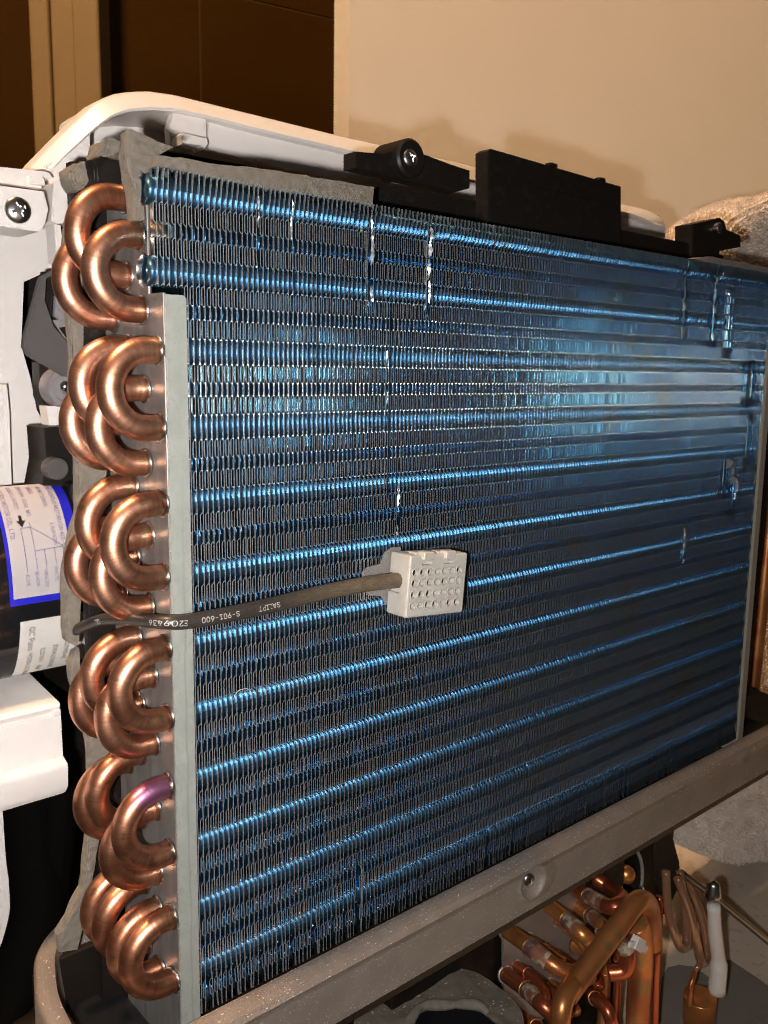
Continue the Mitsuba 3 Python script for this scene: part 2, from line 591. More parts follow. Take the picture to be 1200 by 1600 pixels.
def strip(xc, off, y0, y1, th, z, ph):
    """One strip of a fin as a flat bar: four long faces along z."""
    n = len(z)
    x = xc + off
    V = np.concatenate([np.c_[x - th / 2, np.full(n, y0), z], np.c_[x + th / 2, np.full(n, y0), z], np.c_[x + th / 2 + ph, np.full(n, y1), z], np.c_[x - th / 2 + ph, np.full(n, y1), z]])
    F = []
    i = np.arange(n - 1)
    for a, b in ((0, 1), (1, 2), (2, 3), (3, 0)):
        p, q = a * n + i, b * n + i
        F += [np.c_[p, q, q + 1], np.c_[p, q + 1, p + 1]]
    return V, np.vstack(F)


for i in range(-5, NFIN):
    x0 = 0.9 + FINP * i
    keep = ROWS[:, 0] > (-26.5 if x0 < 0 else -999)
    z = ROWS[keep, 0].copy()
    wob = lambda s, q: (meshkit.noise(np.c_[z * s, np.full(len(z), i * q), np.full(len(z), 3.0)], 11) - 0.5)
    flex = 0.30 * wob(0.02, 0.9) + 0.16 * wob(0.15, 7.7) + RNG.normal(0, 0.05)
    lean = np.zeros(len(z))
    for bx, bt, bb, bw, s in BRUISES:
        g = abs(x0 - bx) / bw
        if g < 1:
            win = np.clip((bt - z) / 3, 0, 1) * np.clip((z - bb) / 5, 0, 1)
            lean += s * min(2.4, 0.9 * bw) * (1 - g) * win * (0.75 + 0.5 * math.sin(i * 2.1))
    # the lower rim is frayed
    fray = np.clip((-224 - z) / 20, 0, 1) * RNG.normal(0, 0.55)
    top = np.clip((z - 1.0) / 4.0, 0, 1) * (0.9 + RNG.normal(0, 0.25))
    up = -0.72 * ROWS[keep, 1]
    front = flex - lean + fray + top
    y_lip = 0.12 * wob(0.1, 2.2).mean()
    parts = [strip(np.full(len(z), x0), front, y_lip, 0.34, 0.08 + 0.08 * math.exp(-max(x0, 0) / 110), z, -lean * 0.05),
             strip(np.full(len(z), x0), front * 0.9 + up, 0.36, 1.9, 0.13 + 0.13 * math.exp(-max(x0, 0) / 110), z, lean * 0.4),
             strip(np.full(len(z), x0), flex - lean * 0.4, 2.0, 3.6, 0.10 + (0.12 + 0.30 * min(max((x0 - 90) / 150, 0), 1)) * ROWS[keep, 1], z, lean * 0.3),
             strip(np.full(len(z), x0), flex + up, 3.8, 5.4, 0.10 + (0.10 + 0.42 * min(max((x0 - 90) / 150, 0), 1)) * ROWS[keep, 1], z, lean * 0.0),
             strip(np.full(len(z), x0), flex, 5.6, YB, 0.10, z, 0)]
    if x0 < 0:                                       # beside the end plate only their upper ends stand free
        parts = parts[:3]
    V, F, o = [], [], 0
    for v, f in parts:
        V.append(v); F.append(f + o); o += len(v)
    put('evaporator_coil__fin', (np.vstack(V), np.vstack(F)), 'm_fin')

pr('m_bent', (0.78, 0.80, 0.80), 0.36, metallic=0.85)
for bx, za, zb, w, tilt in ((66.3, 2, -26, 1.5, 0.0), (91.8, 1, -29, 1.5, 0.1), (35.6, 3, -9, 0.8, 0.2), (24.2, 2, -7, 0.7, 0.0), (251.0, 0, -31, 2.4, 0.0), (277.0, -1, -32, 2.2, 0.1), (73.6, -40, -58, 0.7, 0.2),
                            (79.2, -85, -103, 1.7, 0.0), (300.0, -84, -93, 6.5, -0.1), (305.5, -92, -101, 5.0, 0.0), (311.0, -98, -110, 2.2, 0.1), (265.0, -119, -130, 1.0, 0.2), (318.0, -42, -58, 2.0, 0.1), (62.0, -2, -9, 0.8, 0.3), (283.0, 2, -4, 1.6, 0.3)):
    npc = max(2, int(abs(za - zb) / 6))
    cuts = np.sort(np.r_[za, zb, za + (zb - za) * (np.arange(1, npc) + RNG.uniform(-0.3, 0.3, npc - 1)) / npc])[::-1]
    for a, b in zip(cuts, cuts[1:]):
        if RNG.random() < 0.15:
            continue
        m = max(5, int(abs(a - b) * 1.6))
        zz = np.linspace(a - 0.3, b + 0.3 * RNG.random(), m)
        g = np.sin(np.linspace(0.25, 2.95, m)) ** 0.6 * w * RNG.uniform(0.45, 1.0) * (0.8 + 0.4 * RNG.random(m))
        off = RNG.normal(0, 0.25)
        jx, jy = RNG.normal(0, 0.12, m) + off, RNG.normal(0, 0.12, m)
        tl = 0.73 + tilt + RNG.normal(0, 0.16)
        c, s_ = math.cos(tl), math.sin(tl)
        V = np.vstack([np.c_[bx + jx, 0.5 + jy, zz], np.c_[bx + jx * 0.6 + g * c, 0.5 - g * s_ * 0.6 + RNG.normal(0, 0.1, m), zz + 0.4]])
        i = np.arange(m - 1)
        put('evaporator_coil__bent_fin', (V, np.vstack([np.c_[i, i + 1, i + m + 1], np.c_[i, i + m + 1, i + m]])), 'm_bent', smooth=40, label='bent bright piece of fin')

ROW_Y = (3.6, 12.6, 21.6, 31.0)
for k in range(12):
    for j in (0, 1):
        zc = -PITCH * (k + 0.5 * j)
        path = np.c_[np.linspace(-8.4 if k < 2 and j == 0 else 0.6, 333, 3), np.full(3, ROW_Y[j] + (1.0, -6.4)[j]), np.full(3, zc)]
        put_tube('evaporator_coil__tube_sleeve', path, 3.95, 'm_collar', 20)

# end plates: a narrow upper part, then the full depth with a folded front flange
put('evaporator_coil__end_plate', (rbox((-6.4, 0.3, -262), (-5.4, 37.5, -26.6), 0.3, 8) + rbox((-6.4, 8.6, -30), (-5.4, 34, 13), 0.3, 8)), 'm_plate')
flange = plate([(-6.4, -27.2), (-0.8, -27.2), (0.0, -28.0), (0.0, -264), (-6.4, -264)], -0.9, 0.2, 0.35)
put('evaporator_coil__edge_strip', rot(flange, (0, 0, 0)), 'm_galv', label='pale galvanised strip beside the return bends')
put('evaporator_coil__edge_strip', plate([(333.3, 2), (338.6, 2), (338.6, -252), (333.3, -252)], -0.8, 30, 0.3), 'm_edge', label='narrow metal strip at the far right end')

# the open half collars at the upper left corner
for zc in (0.0, -21.0):
    a = np.linspace(math.radians(100), math.radians(260), 14)
    V, F = [], []
    for j, t in enumerate(a):
        d = np.array([0, math.cos(t), math.sin(t)])
        for xx, rr in ((-9.8, 4.5), (-8.6, 4.0), (-6.4, 3.9)):
            V.append(np.array([xx, 4.2, zc]) + np.array([0, -1, 1]) * np.array([0, d[1], d[2]]) * rr * np.array([0, 1, 1]))
    for j in range(len(a) - 1):
        for c in range(2):
            p = j * 3 + c
            F += [(p, p + 1, p + 4), (p, p + 4, p + 3)]
    put('evaporator_coil__half_collar', (np.array(V), np.array(F)), 'm_silver', smooth=True)

# the U-shaped return bends, in four staggered rows; (row, upper tube, lower tube) in tube pitches
BENDS = [(0, a, a + 1) for a in (2, 4, 6, 8, 10)]
BENDS += [(1, 0.52, 1.47)] + [(1, a + 0.5, a + 1.5) for a in (2, 4, 6, 8)] + [(1, 10.08, 11.05)]
BENDS += [(2, a, a + 1) for a in (0, 1.97, 3.86, 6.05, 7.8, 9.85)]
BENDS += [(3, a + 0.5, a + 1.5) for a in (0.05, 2, 4, 6, 7.6, 9.35)]
PLATE_X = -6.4
for row, a, b in BENDS:
    za, zb = -PITCH * a, -PITCH * b
    yc, R, zc = ROW_Y[row] - 0.3, (za - zb) / 2, (za + zb) / 2
    jig = RNG.normal(0, 0.25, 3)
    xs = -10.4 + RNG.normal(0, 0.35)
    w = np.linspace(math.pi / 2, 3 * math.pi / 2, 30)
    pth = np.vstack([[(PLATE_X, yc, za)], [((PLATE_X + xs) / 2, yc, za)], np.c_[xs + R * np.cos(w), yc + jig[0] * np.sin(w * 2), zc + R * np.sin(w)], [((PLATE_X + xs) / 2, yc, zb)], [(PLATE_X, yc, zb)]])
    # bending flattens the outside of the tube a little
    rad = 3.55 + 0.12 * np.r_[0, 0, np.abs(np.sin(w * 3)) * 0.5, 0, 0]
    key = put_tube('evaporator_coil__return_bend', pth, rad, 'm_copper', 28)
    for zz in (za, zb):
        put(key + '__collar', ring((PLATE_X - 0.5, yc, zz), (1, RNG.normal(0, 0.05), RNG.normal(0, 0.05)), 3.75, 0.42), 'm_silver', smooth=True)
        if row == 0 and zz < -PITCH * 9.5 or row == 2 and RNG.random() < 0.4:
            put(key + '__solder', hull([((PLATE_X - 0.3, yc - 1, zz + 3.2), 0.8), ((PLATE_X - 0.4, yc + 1.6, zz + 3.1), 0.6)], 10), 'm_solder', smooth=True)

# black air guide closing the coil from behind
put('black_air_guide', rbox((-14, 40, -262), (338, 44, 12), 0.5), 'm_black', label='black plastic air guide behind the copper return bends', cat='air guide')

# felt strip on top of the coil, folded up at its left end
scene['m_felt'] = scene['m_foam']
pr('m_foam', proc(c_seal), 0.85, spec=0.2, bump=b_foam)
FELT = rough(plate([(-6.5, 8.2), (-2.2, 8.4), (30.3, 9.7), (67.5, 10.6), (67.3, 4.4), (61.3, 5.0), (28.0, 4.4), (3.4, 5.2), (-3.8, 5.6), (-7.3, 5.5)], 0.6, 5.0, 0.5), 2.2, 0.5, 5.0)
put('felt_strip', FELT, 'm_felt', smooth=50, label='grey felt strip along the upper left edge of the coil', cat='felt strip')
FLAP = rough(plate([(-12.1, 14.5), (-10.9, 14.9), (1.7, 12.8), (-3.1, 9.9), (-3.8, 6.8), (-7.2, 4.2), (-7.7, -0.0), (-7.4, -7.4), (-10.5, -7.8), (-10.8, -0.4), (-11.9, 4.3), (-12.5, 9.0)], 7.0, 12.0, 0.6), 2.0, 0.7, 6.0, 3)
put('felt_flap', FLAP, 'm_felt', smooth=50, label='grey felt flap standing up at the upper left corner of the coil', cat='felt flap')
put('foam_wad', rough(plate([(-8.9, 14.0), (-6.9, 17.5), (-4.9, 18.7), (-0.6, 18.2), (0.1, 15.1), (-0.1, 11.2), (-5.2, 10.4), (-8.7, 9.9)], 32, 44, 1.5), 2.2, 1.2, 7.0, 4), 'm_foam', smooth=60,
    label='grey foam wad wedged behind the felt flap under the white rim', cat='foam')
put('black_tape', rough(plate([(-15.2, 8.9), (-11.5, 10.5), (-5.9, 10.8), (-4.1, 6.6), (-3.6, 4.3), (-4.7, 0.6), (-10.9, 0.5), (-15.3, -2.1), (-16.3, 0.8), (-15.0, 4.4)], 22, 33, 1.5), 2.0, 1.0, 5.0, 6), 'm_black', smooth=60,
    label='crumpled black tape above the topmost copper bend', cat='tape')
put('foam_plug', rough(plate([(-19.6, 7.2), (-17.9, 8.4), (-15.3, 9.7), (-13.5, 8.6), (-11.8, 5.8), (-11.1, 3.8), (-12.7, 2.5), (-16.4, 1.9), (-18.2, 1.6), (-19.4, 4.0)], 26, 36, 1.8), 2.0, 1.0, 7.0, 8), 'm_foam', smooth=60,
    label='small grey foam plug beside the black tape', cat='foam')

# ---------------------------------------------------------------- foam seal left of the bends
SEAL = xz([(-6.7, 5.0), (-11.0, 3.7), (-13.8, 0.1), (-16.1, -5.0), (-17.3, -11.4), (-17.9, -22.3), (-16.9, -29.5), (-16.5, -39.1), (-16.7, -51.8), (-16.1, -65.1), (-16.1, -74.7), (-16.6, -89.2), (-19.0, -98.0), (-21.1, -105.7), (-21.8, -114.5), (-21.7, -129.7), (-18.0, -132.5), (-17.1, -130.6), (-16.4, -119.2), (-14.9, -111.7), (-12.9, -106.7), (-8.2, -91.1), (-6.6, -81.6), (-6.2, -75.1), (-5.8, -69.4), (-8.5, -44.1), (-12.3, -40.4), (-11.8, -18.1), (-8.9, -3.3), (-5.2, 3.4)])
SEAL2 = xz([(-17.4, -133.0), (-19.4, -133.4), (-21.0, -136.8), (-20.6, -142.7), (-19.1, -149.3), (-16.9, -157.2), (-16.0, -165.5), (-15.9, -174.2), (-16.6, -191.1), (-18.0, -201.6), (-20.2, -212.9), (-24.9, -221.0), (-28.4, -225.3), (-27.9, -231.9), (-22.1, -233.6), (-20.1, -227.1), (-17.7, -220.6), (-15.2, -206.5), (-12.7, -195.5), (-10.7, -183.5), (-8.4, -167.6), (-12.7, -156.8), (-17.3, -145.1)])
SL = thing('foam_seal', 'grey foam seal strip running down behind the copper bends', 'foam seal')
put('foam_seal__upper_piece', rough(plate(SEAL, 39, 43, 1.2), 2.0, 0.45, 7.0, 12), 'm_foam', smooth=60)
put('foam_seal__lower_piece', rough(plate(SEAL2, 38.6, 43, 1.2), 2.0, 0.45, 7.0, 13), 'm_foam', smooth=60)

# ---------------------------------------------------------------- drain tray
TR = thing('drain_tray', 'speckled grey drain tray whose front rail runs under the coil', 'drain tray')
prof = Polygon([(-13.0, -236.6), (-16.4, -237.4), (-17.6, -239.4), (-15.6, -243.2), (-15.2, -259.6), (-14.0, -260.6), (-9.5, -260.6), (-9.5, -237.0), (-11.0, -236.6)])
rail = slab(prof, 560, 0).transform(np.array([[0, 0, 1, -44], [1, 0, 0, 0], [0, 1, 0, 0]], float))
dim = m3.Manifold.sphere(7.6, 48).scale((0.95, 0.50, 1.0)).translate((140, -17.2, -246.5))
dim2 = m3.Manifold.sphere(6, 40).scale((1.0, 0.38, 1.0)).translate((316, -17.0, -243.5))
boss = m3.Manifold.sphere(11, 48).scale((1.3, 0.36, 0.95)).translate((144, -13.6, -247.5)) ^ m3.Manifold.cube((60, 40, 17.5), True).translate((144, -12, -251))
put('drain_tray__front_rail', rail + boss - dim - dim2, 'm_tray', smooth=35)
cross_screw('drain_tray__screw', (140.0, -14.4, -246.8), (-0.25, -1, 0.1), 2.6, 'm_screw')
RIM = np.array([(-4, 52, -233), (-14, 55.5, -233.5), (-22.5, 54, -234), (-29, 48, -235), (-32.5, 40, -236), (-36.0, 28, -237), (-37.5, 14, -237.5), (-38.5, 0, -238), (-38.5, -14, -238)], float)
rp = spline(RIM, 6)
V, F = [], []
sec = np.array([(-3.6, -16), (-3.4, -2), (-2.2, -0.3), (0.6, 0.0), (3.0, -0.8), (3.6, -3), (5.2, -22)])
tt = np.gradient(rp, axis=0); tt[:, 2] = 0; tt /= np.linalg.norm(tt, axis=1, keepdims=True)
nn = np.c_[-tt[:, 1], tt[:, 0], np.zeros(len(tt))]          # towards the inside of the tray
if nn[-1][0] < 0:
    nn = -nn
for p, n in zip(rp, nn):
    for a, b in sec:
        V.append(p + n * a + np.array([0, 0, b]))
ns = len(sec)
for i in range(len(rp) - 1):
    for k in range(ns - 1):
        a = i * ns + k
        F += [(a, a + 1, a + ns + 1), (a, a + ns + 1, a + ns)]
put('drain_tray__left_rim', (np.array(V), np.array(F)), 'm_tray', smooth=50)
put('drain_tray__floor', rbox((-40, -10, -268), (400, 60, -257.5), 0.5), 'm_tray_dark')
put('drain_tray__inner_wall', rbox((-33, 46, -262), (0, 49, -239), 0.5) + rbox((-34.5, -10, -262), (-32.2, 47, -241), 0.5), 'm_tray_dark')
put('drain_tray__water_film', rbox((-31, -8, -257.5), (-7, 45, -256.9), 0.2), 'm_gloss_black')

# ---------------------------------------------------------------- sensor lead and its connector
CB = thing('sensor_cable', 'black printed cable hanging across the coil with a milky plastic connector', 'cable')
CP = spline([(-18.2, 40.0, -127.3), (-16.5, 33.0, -123.9), (-15.1, 24.0, -120.6), (-13.3, 8.0, -117.5), (-10.1, -3.6, -116.2), (-2.7, -5.2, -116.8), (18.4, -5.4, -116.7), (41.6, -6.0, -115.5), (59.0, -7.0, -115.0), (73.7, -8.0, -115.5)], 10)
CR = np.interp(np.linspace(0, 1, len(CP)), [0, 0.25, 0.45, 0.6, 1], [1.7, 1.9, 2.0, 2.3, 2.6])
put_tube('sensor_cable__jacket', CP, CR, 'm_cable', 24)


def on_cable(text, x_from, h, depth=0.05):
    """Lettering wrapped on the cable, upside down as on the real one: it reads from right to left."""
    m = meshkit.text_mesh(text, h, depth)
    v, f = np.array(m.vertices), np.array(m.faces)
    seg = np.r_[0, np.cumsum(np.linalg.norm(np.diff(CP, axis=0), axis=1))]
    s0 = np.interp(x_from, CP[:, 0], seg)
    s = s0 - v[:, 0]
    P = np.c_[[np.interp(s, seg, CP[:, k]) for k in range(3)]].T
    R = np.interp(s, seg, CR)
    tg = np.gradient(CP, axis=0)
    tg /= np.linalg.norm(tg, axis=1, keepdims=True)
    t = np.c_[[np.interp(s, seg, tg[:, k]) for k in range(3)]].T
    face = np.array([-0.45, -0.88, 0.12])
    n0 = face - t * (t @ face)[:, None]
    n0 /= np.linalg.norm(n0, axis=1, keepdims=True)
    up = np.cross(n0, t)
    up *= np.sign(up[:, 2:3])
    ang = -(v[:, 1] - h / 2) / R
    return P + (R + 0.03 + v[:, 2])[:, None] * (np.cos(ang)[:, None] * n0 + np.sin(ang)[:, None] * up), f


for txt, xf in (('SALIPT', 25.5), ('S-901-600', 11.5), ('E209436', -5.0), ('UL', -15.2), ('125', -20.0)):
    put('sensor_cable__printing', on_cable(txt, xf, 1.55), 'm_print', label='pale upside-down printing on the cable')

# the connector: a box with four rows of sockets, two latches on top, a sleeve flange behind
CX, CZ = 75.0, -107.2


def conn(m):
    return m.rotate((0, 5.0, 0)).translate((73.0, 0, -106.3))


W, H, Y0, Y1 = 27.2, 21.0, -13.5, -3.5
body = rbox((0, Y0, -H), (W, Y1, 0), 0.7)
body = body - m3.Manifold.cube((3.2, 8, 6.5), True).translate((0, Y1 - 2, -10.2))
ROWZ = [-5.8, -9.4, -13.2, -17.0]
for hx, ww in ((5.4, 4.8), (15.8, 4.6)):
    body = body - m3.Manifold.cube((ww, 3.0, 0.9)).translate((hx, Y0 - 1, -3.4)) - m3.Manifold.cube((ww + 1.6, 6, 1.6)).translate((hx - 0.8, Y0 + 2.2, -1.0))
for rz in ROWZ:
    for c in range(7):
        hx = 2.6 + c * 3.45
        body = body - m3.Manifold.cylinder(9, 1.25, 1.25, 14).rotate((-90, 0, 0)).translate((hx, Y0 - 3, rz))
put('sensor_cable__connector', conn(body), 'm_nylon', label='milky white multi-pole connector housing')
for rz in ROWZ:
    for c in range(7):
        hx = 2.6 + c * 3.45
        v, f = ring((hx, Y0 - 0.05, rz), (0, 1, 0), 1.42, 0.20, 16, 6)
        a = math.radians(5.0)
        v = np.c_[v[:, 0] * math.cos(a) + v[:, 2] * math.sin(a), v[:, 1], -v[:, 0] * math.sin(a) + v[:, 2] * math.cos(a)] + np.array([73.0, 0, -106.3])
        put('sensor_cable__connector__socket', (v, f), 'm_nylon', smooth=True)
        if RNG.random() < (1.0 if rz in ROWZ[:2] else 0.8):
            pin = conn(m3.Manifold.cylinder(0.4, 1.24, 1.24, 12).rotate((-90, 0, 0)).translate((hx, Y0 + 1.2 + RNG.random(), rz)))  # not a pin: black disc painting the shade inside the socket hole
            put('sensor_cable__connector__hole_shade', pin, 'm_black')
for hx, ww in ((5.2, 5.2), (15.6, 5.0)):
    la = rbox((hx, Y0 - 1.0, -1.8), (hx + ww, Y0 + 2.5, 1.1), 0.6) + rbox((hx - 1, Y0 + 2.0, -0.5), (hx + ww + 1, Y0 + 6, 0.6), 0.4)
    put('sensor_cable__connector__latch', conn(la), 'm_nylon')
FLG = xz([(61.2, -114.4), (61.4, -111.8), (63.3, -110.6), (68.9, -110.3), (71.1, -106.4), (73.9, -105.2), (78.0, -105.5), (78.5, -127.0), (74.3, -126.3), (71.4, -124.5), (69.3, -121.3), (64.0, -120.3), (61.8, -118.2)])
put('sensor_cable__flange', plate(FLG, -3.2, -2.6, 0.1), 'm_film', label='clear plastic flange behind the connector')

put_tube('lint_hair', spline([np.array(q) for q in [(13.4, -0.8, -144.1), (14.4, -1.4, -142.5), (16.4, -1.8, -142.1), (18.3, -1.6, -143.0), (19.7, -0.8, -145.2)]], 6), 0.10, 'm_paper', 6, label='thin pale lint hair caught on the fins below the cable', cat='lint')
# ---------------------------------------------------------------- white casing
CS = thing('white_casing', 'white plastic casing with a rounded rim behind the coil', 'casing')
OUT = [(-10.1, 16.7), (-7.2, 20.3), (-2.8, 25.0), (2.7, 31.1), (9.5, 38.0), (12.3, 41.2), (15.3, 43.6), (21.1, 46.8), (27.0, 48.8), (34.3, 50.5), (44.2, 51.3), (75.2, 50.9), (120.3, 50.3), (192.6, 50.7), (312.6, 48.6), (337.6, 48.7), (352.1, 48.4), (361.8, 46.7), (366.9, 44.7), (369.4, 41.4), (358.7, 38.0)]
INN = [(345.1, 39.4), (321.2, 41.8), (193.0, 41.1), (112.0, 42.6), (75.1, 43.1), (54.4, 43.9), (42.8, 43.9), (32.8, 42.6), (24.4, 40.6), (18.1, 37.8), (12.0, 32.8), (6.5, 27.4), (1.5, 22.5), (-2.9, 17.8)]
def along(pts, n):
    l = LineString(pts)
    return np.array([l.interpolate(t, normalized=True).coords[0] for t in np.linspace(0, 1, n)])


ro, ri = along(OUT[:-1], 90), along(INN[::-1], 90)
V, F = [], []
for (xo, zo), (xi, zi) in zip(ro, ri):
    mx, mz = xi + 0.12 * (xo - xi), zi + 0.12 * (zo - zi)
    nx, nz = xi + 0.86 * (xo - xi), zi + 0.86 * (zo - zi)
    V += [(xi, 116, zi), (xi, 80.8, zi), (mx, 80.0, mz), (nx, 85.0, nz), (xo, 87.0, zo), (xo, 95, zo), (xo - 1, 95, zo - 2)]
for i in range(89):
    for k in range(6):
        a = i * 7 + k
        F += [(a, a + 7, a + 8), (a, a + 8, a + 1)]
put('white_casing__rim', (np.array(V), np.array(F)), 'm_white', smooth=30)
IN2 = [(350.6, 42.7), (332.8, 45.6), (201.3, 44.6), (118.2, 45.5), (80.3, 46.4), (59.1, 46.9), (47.1, 46.7), (36.9, 45.4), (28.3, 43.4), (21.3, 40.1), (15.1, 35.0), (9.4, 29.4), (4.3, 24.2), (-0.2, 19.4), (1.8, 11.8), (353.5, 15.5)]
OU2 = Polygon(OUT).convex_hull.buffer(-1.2)
put('white_casing__top_shell', plate(Polygon(OUT + INN).buffer(-0.9).intersection(Polygon([(12, 0), (600, 0), (600, 90), (12, 90)])), 87, 112, 0), 'm_white', smooth=35)
put('white_casing__back_panel', plate(OU2.intersection(Polygon([(12, 14), (600, 14), (600, 90), (12, 90)])), 110, 113, 0.4), 'm_white')
put('white_casing__flange', plate([(57.6, 45.0), (78.3, 44.5), (119.2, 44.6), (209.3, 43.0), (332.9, 43.5), (347.4, 42.0), (366.4, 41.6), (367.2, 34.3), (209.9, 30.0), (119.3, 31.9), (99.6, 32.1), (57.4, 34.0)], 85, 88, 0.4), 'm_white')
put('white_casing__clip', plate([(42.1, 43.9), (55.6, 44.7), (55.5, 37.2), (53.3, 33.5), (44.4, 33.4), (43.8, 30.2), (41.0, 30.2), (40.2, 38.3)], 83, 87, 0.4) + plate([(41.2, 35.1), (42.0, 35.8), (51.8, 35.6), (52.0, 33.8), (50.6, 31.6), (49.1, 32.7), (41.9, 32.4), (41.4, 31.8)], 76, 84, 0.4), 'm_white')
put('white_casing__bracket', plate([(-1.6, 22.3), (2.3, 23.5), (10.8, 31.9), (10.4, 20.2), (7.4, 19.8), (5.3, 21.5), (1.4, 22.1), (-0.4, 20.6)], 83, 90, 0.4) + plate([(-5.9, 18.3), (0.6, 22.3), (2.8, 22.0), (4.9, 20.3), (4.1, 13.3), (-4.1, 12.1), (-5.2, 15.6)], 81, 90, 0.5), 'm_white')
put('white_casing__bracket', plate([(-7.3, 11.0), (-5.6, 12.0), (-0.1, 11.6), (1.1, 4.0), (-1.5, -0.7), (-6.6, -1.3), (-8.6, -0.7)], 70, 82, 0.8), 'm_white')
put('white_casing__bracket', plate([(-7.0, -1.3), (-4.9, -1.5), (-4.1, -12.4), (-6.7, -13.4)], 72, 80, 0.5), 'm_white')
# inner wall at the left, with the scoop that holds the motor
put('white_casing__inner_wall', plate([(-23.5, 3.2), (6.8, 4.1), (7.6, -11.3), (-2.9, -16.6), (-4.9, -39.4), (-2.2, -50.9), (-0.4, -62.6), (2.9, -69.4), (10.1, -70.6), (8.4, -82.2), (1.0, -83.2), (-1.2, -91.3), (-28.7, -89.3)], 112, 118, 2.0), 'm_white', smooth=35)
put('white_casing__rib', plate([(-27.8, -53.2), (-15.0, -53.2), (-14.6, -62.2), (-15.1, -89.9), (-29.8, -88.8)], 100, 114, 1.0), 'm_white')
LD = thing('white_ledge', 'white ledge with a crosshead screw at the left edge', 'bracket')
put('white_ledge__strip', plate([(-36.4, 6.8), (-12.8, 6.9), (-11.6, 1.7), (-12.8, -2.7), (-14.5, -5.2), (-15.7, -5.3), (-37.1, -4.7)], 64, 84, 1.0), 'm_white')
put('white_ledge__lip', plate([(-34.4, 12.9), (-10.2, 14.1), (-8.6, 13.9), (-7.7, 12.5), (-9.1, 11.7), (-10.7, 12.5), (-11.3, 8.7), (-34.6, 8.8)], 70, 90, 0.5) + plate([(-15.6, 11.6), (-11.2, 11.6), (-10.9, 9.5), (-15.7, 9.3)], 68, 76, 0.4), 'm_white')
cross_screw('white_ledge__screw', np.array([(-21.3, 0.2)][0])[[0, 0, 1]] * [1, 0, 1] + [0, 63.8, 0], (-0.1, -1, 0), 4.0, 'm_screw', label='bright crosshead screw')

# ---------------------------------------------------------------- black frame over the coil
BF = thing('fan_housing', 'black plastic fan housing with screw bosses running along the top of the coil', 'housing')
put('fan_housing__bar', plate([(7.0, 16.3), (11.6, 16.7), (19.7, 16.2), (73.6, 16.7), (141.5, 19.1), (303.9, 18.6), (329.7, 15.9), (331.5, 2.8), (191.8, 4.6), (85.0, 8.8), (47.4, 9.8), (6.9, 10.5)], 26, 60, 0.6), 'm_black')
put('fan_housing__boss', plate([(77.4, 26.4), (89.6, 27.6), (96.1, 29.9), (108.4, 30.6), (122.4, 29.2), (132.7, 28.5), (133.0, 22.1), (125.2, 19.6), (117.8, 20.0), (77.4, 21.1)], 22, 29.5, 0.7), 'm_black', smooth=35)
put('fan_housing__boss_post', lathe_y([(0.01, 0), (5.8, 0), (6.6, 0.8), (6.6, 14), (0.01, 14)], np.array([(100.1, 27.4)][0])[[0, 0, 1]] * [1, 0, 1] + [0, 19, 0]), 'm_black', smooth=30)
cross_screw('fan_housing__screw', np.array([(99.0, 27.1)][0])[[0, 0, 1]] * [1, 0, 1] + [0, 18.9, 0], (-0.1, -1, 0.1), 3.1, 'm_screw')
put('fan_housing__box', plate([(137.9, 35.6), (139.6, 36.8), (223.8, 34.8), (226.1, 10.9), (139.2, 9.3)], 18, 25, 0.6), 'm_black')
put('fan_housing__nub', plate([(176.2, 37.7), (180.4, 37.6), (180.9, 36.4), (175.9, 36.6)], 19, 22, 0.2) + plate([(209.6, 36.8), (213.3, 36.8), (213.9, 35.3), (209.2, 35.7)], 19, 22, 0.2), 'm_black')
put('fan_housing__rib', plate([(139.6, 28.4), (221.7, 26.2), (221.7, 25.6), (139.6, 28.0)], 17.5, 18.4, 0.1) + plate([(176.5, 26.0), (179.8, 25.9), (179.5, 24.4), (177.4, 24.6)], 17.4, 18.4, 0.1), 'm_black')
put('fan_housing__boss', plate([(293.7, 27.4), (315.2, 32.4), (320.1, 33.6), (324.1, 32.5), (327.3, 28.7), (342.3, 27.1), (343.2, 21.2), (321.8, 17.2), (322.3, 13.4), (295.7, 11.6)], 24, 34, 0.7), 'm_black')
put('fan_housing__bolt', lathe_y([(0.01, 0), (2.2, 0), (2.6, 0.5), (2.6, 4), (0.01, 4)], np.array([(316.0, 27.9)][0])[[0, 0, 1]] * [1, 0, 1] + [0, 21.5, 0], 20), 'm_screw', smooth=30)
put('brown_seal_strip', rough(plate([(260.3, 6.1), (273.0, 8.3), (298.0, 8.2), (351.6, 7.8), (352.3, 3.9), (298.6, 4.4), (263.3, 4.3)], 1.0, 8.0, 0.8), 3.0, 0.4, 6.0, 21), 'm_foam', smooth=50,
    label='thin grey felt strip on the top right edge of the coil', cat='felt strip')

# ---------------------------------------------------------------- fan motor at the left
MO = thing('fan_motor', 'black fan motor with a blue wrapped rating label', 'motor')
MY, MZ, MR, EY = 86.0, -120.0, 33.0, 0.62      # its body is a flattened drum: EY = depth over height
ang0 = math.radians(90)


def cyl_x(x0, x1, R, n=56, bev=1.2):
    m = m3.Manifold.cylinder(x1 - x0 - 2 * bev, R, R, n) .translate((0, 0, bev)) + m3.Manifold.cylinder(x1 - x0, R - bev, R - bev, n)
    return m.rotate((0, 90, 0)).scale((1, EY, 1)).translate((x0, MY, MZ))


put('fan_motor__body', cyl_x(-90, -3, MR), 'm_gloss_black', smooth=35)
put('fan_motor__flange', rbox((-4, 76, -165), (2, 110, -86), 1.5), 'm_black')


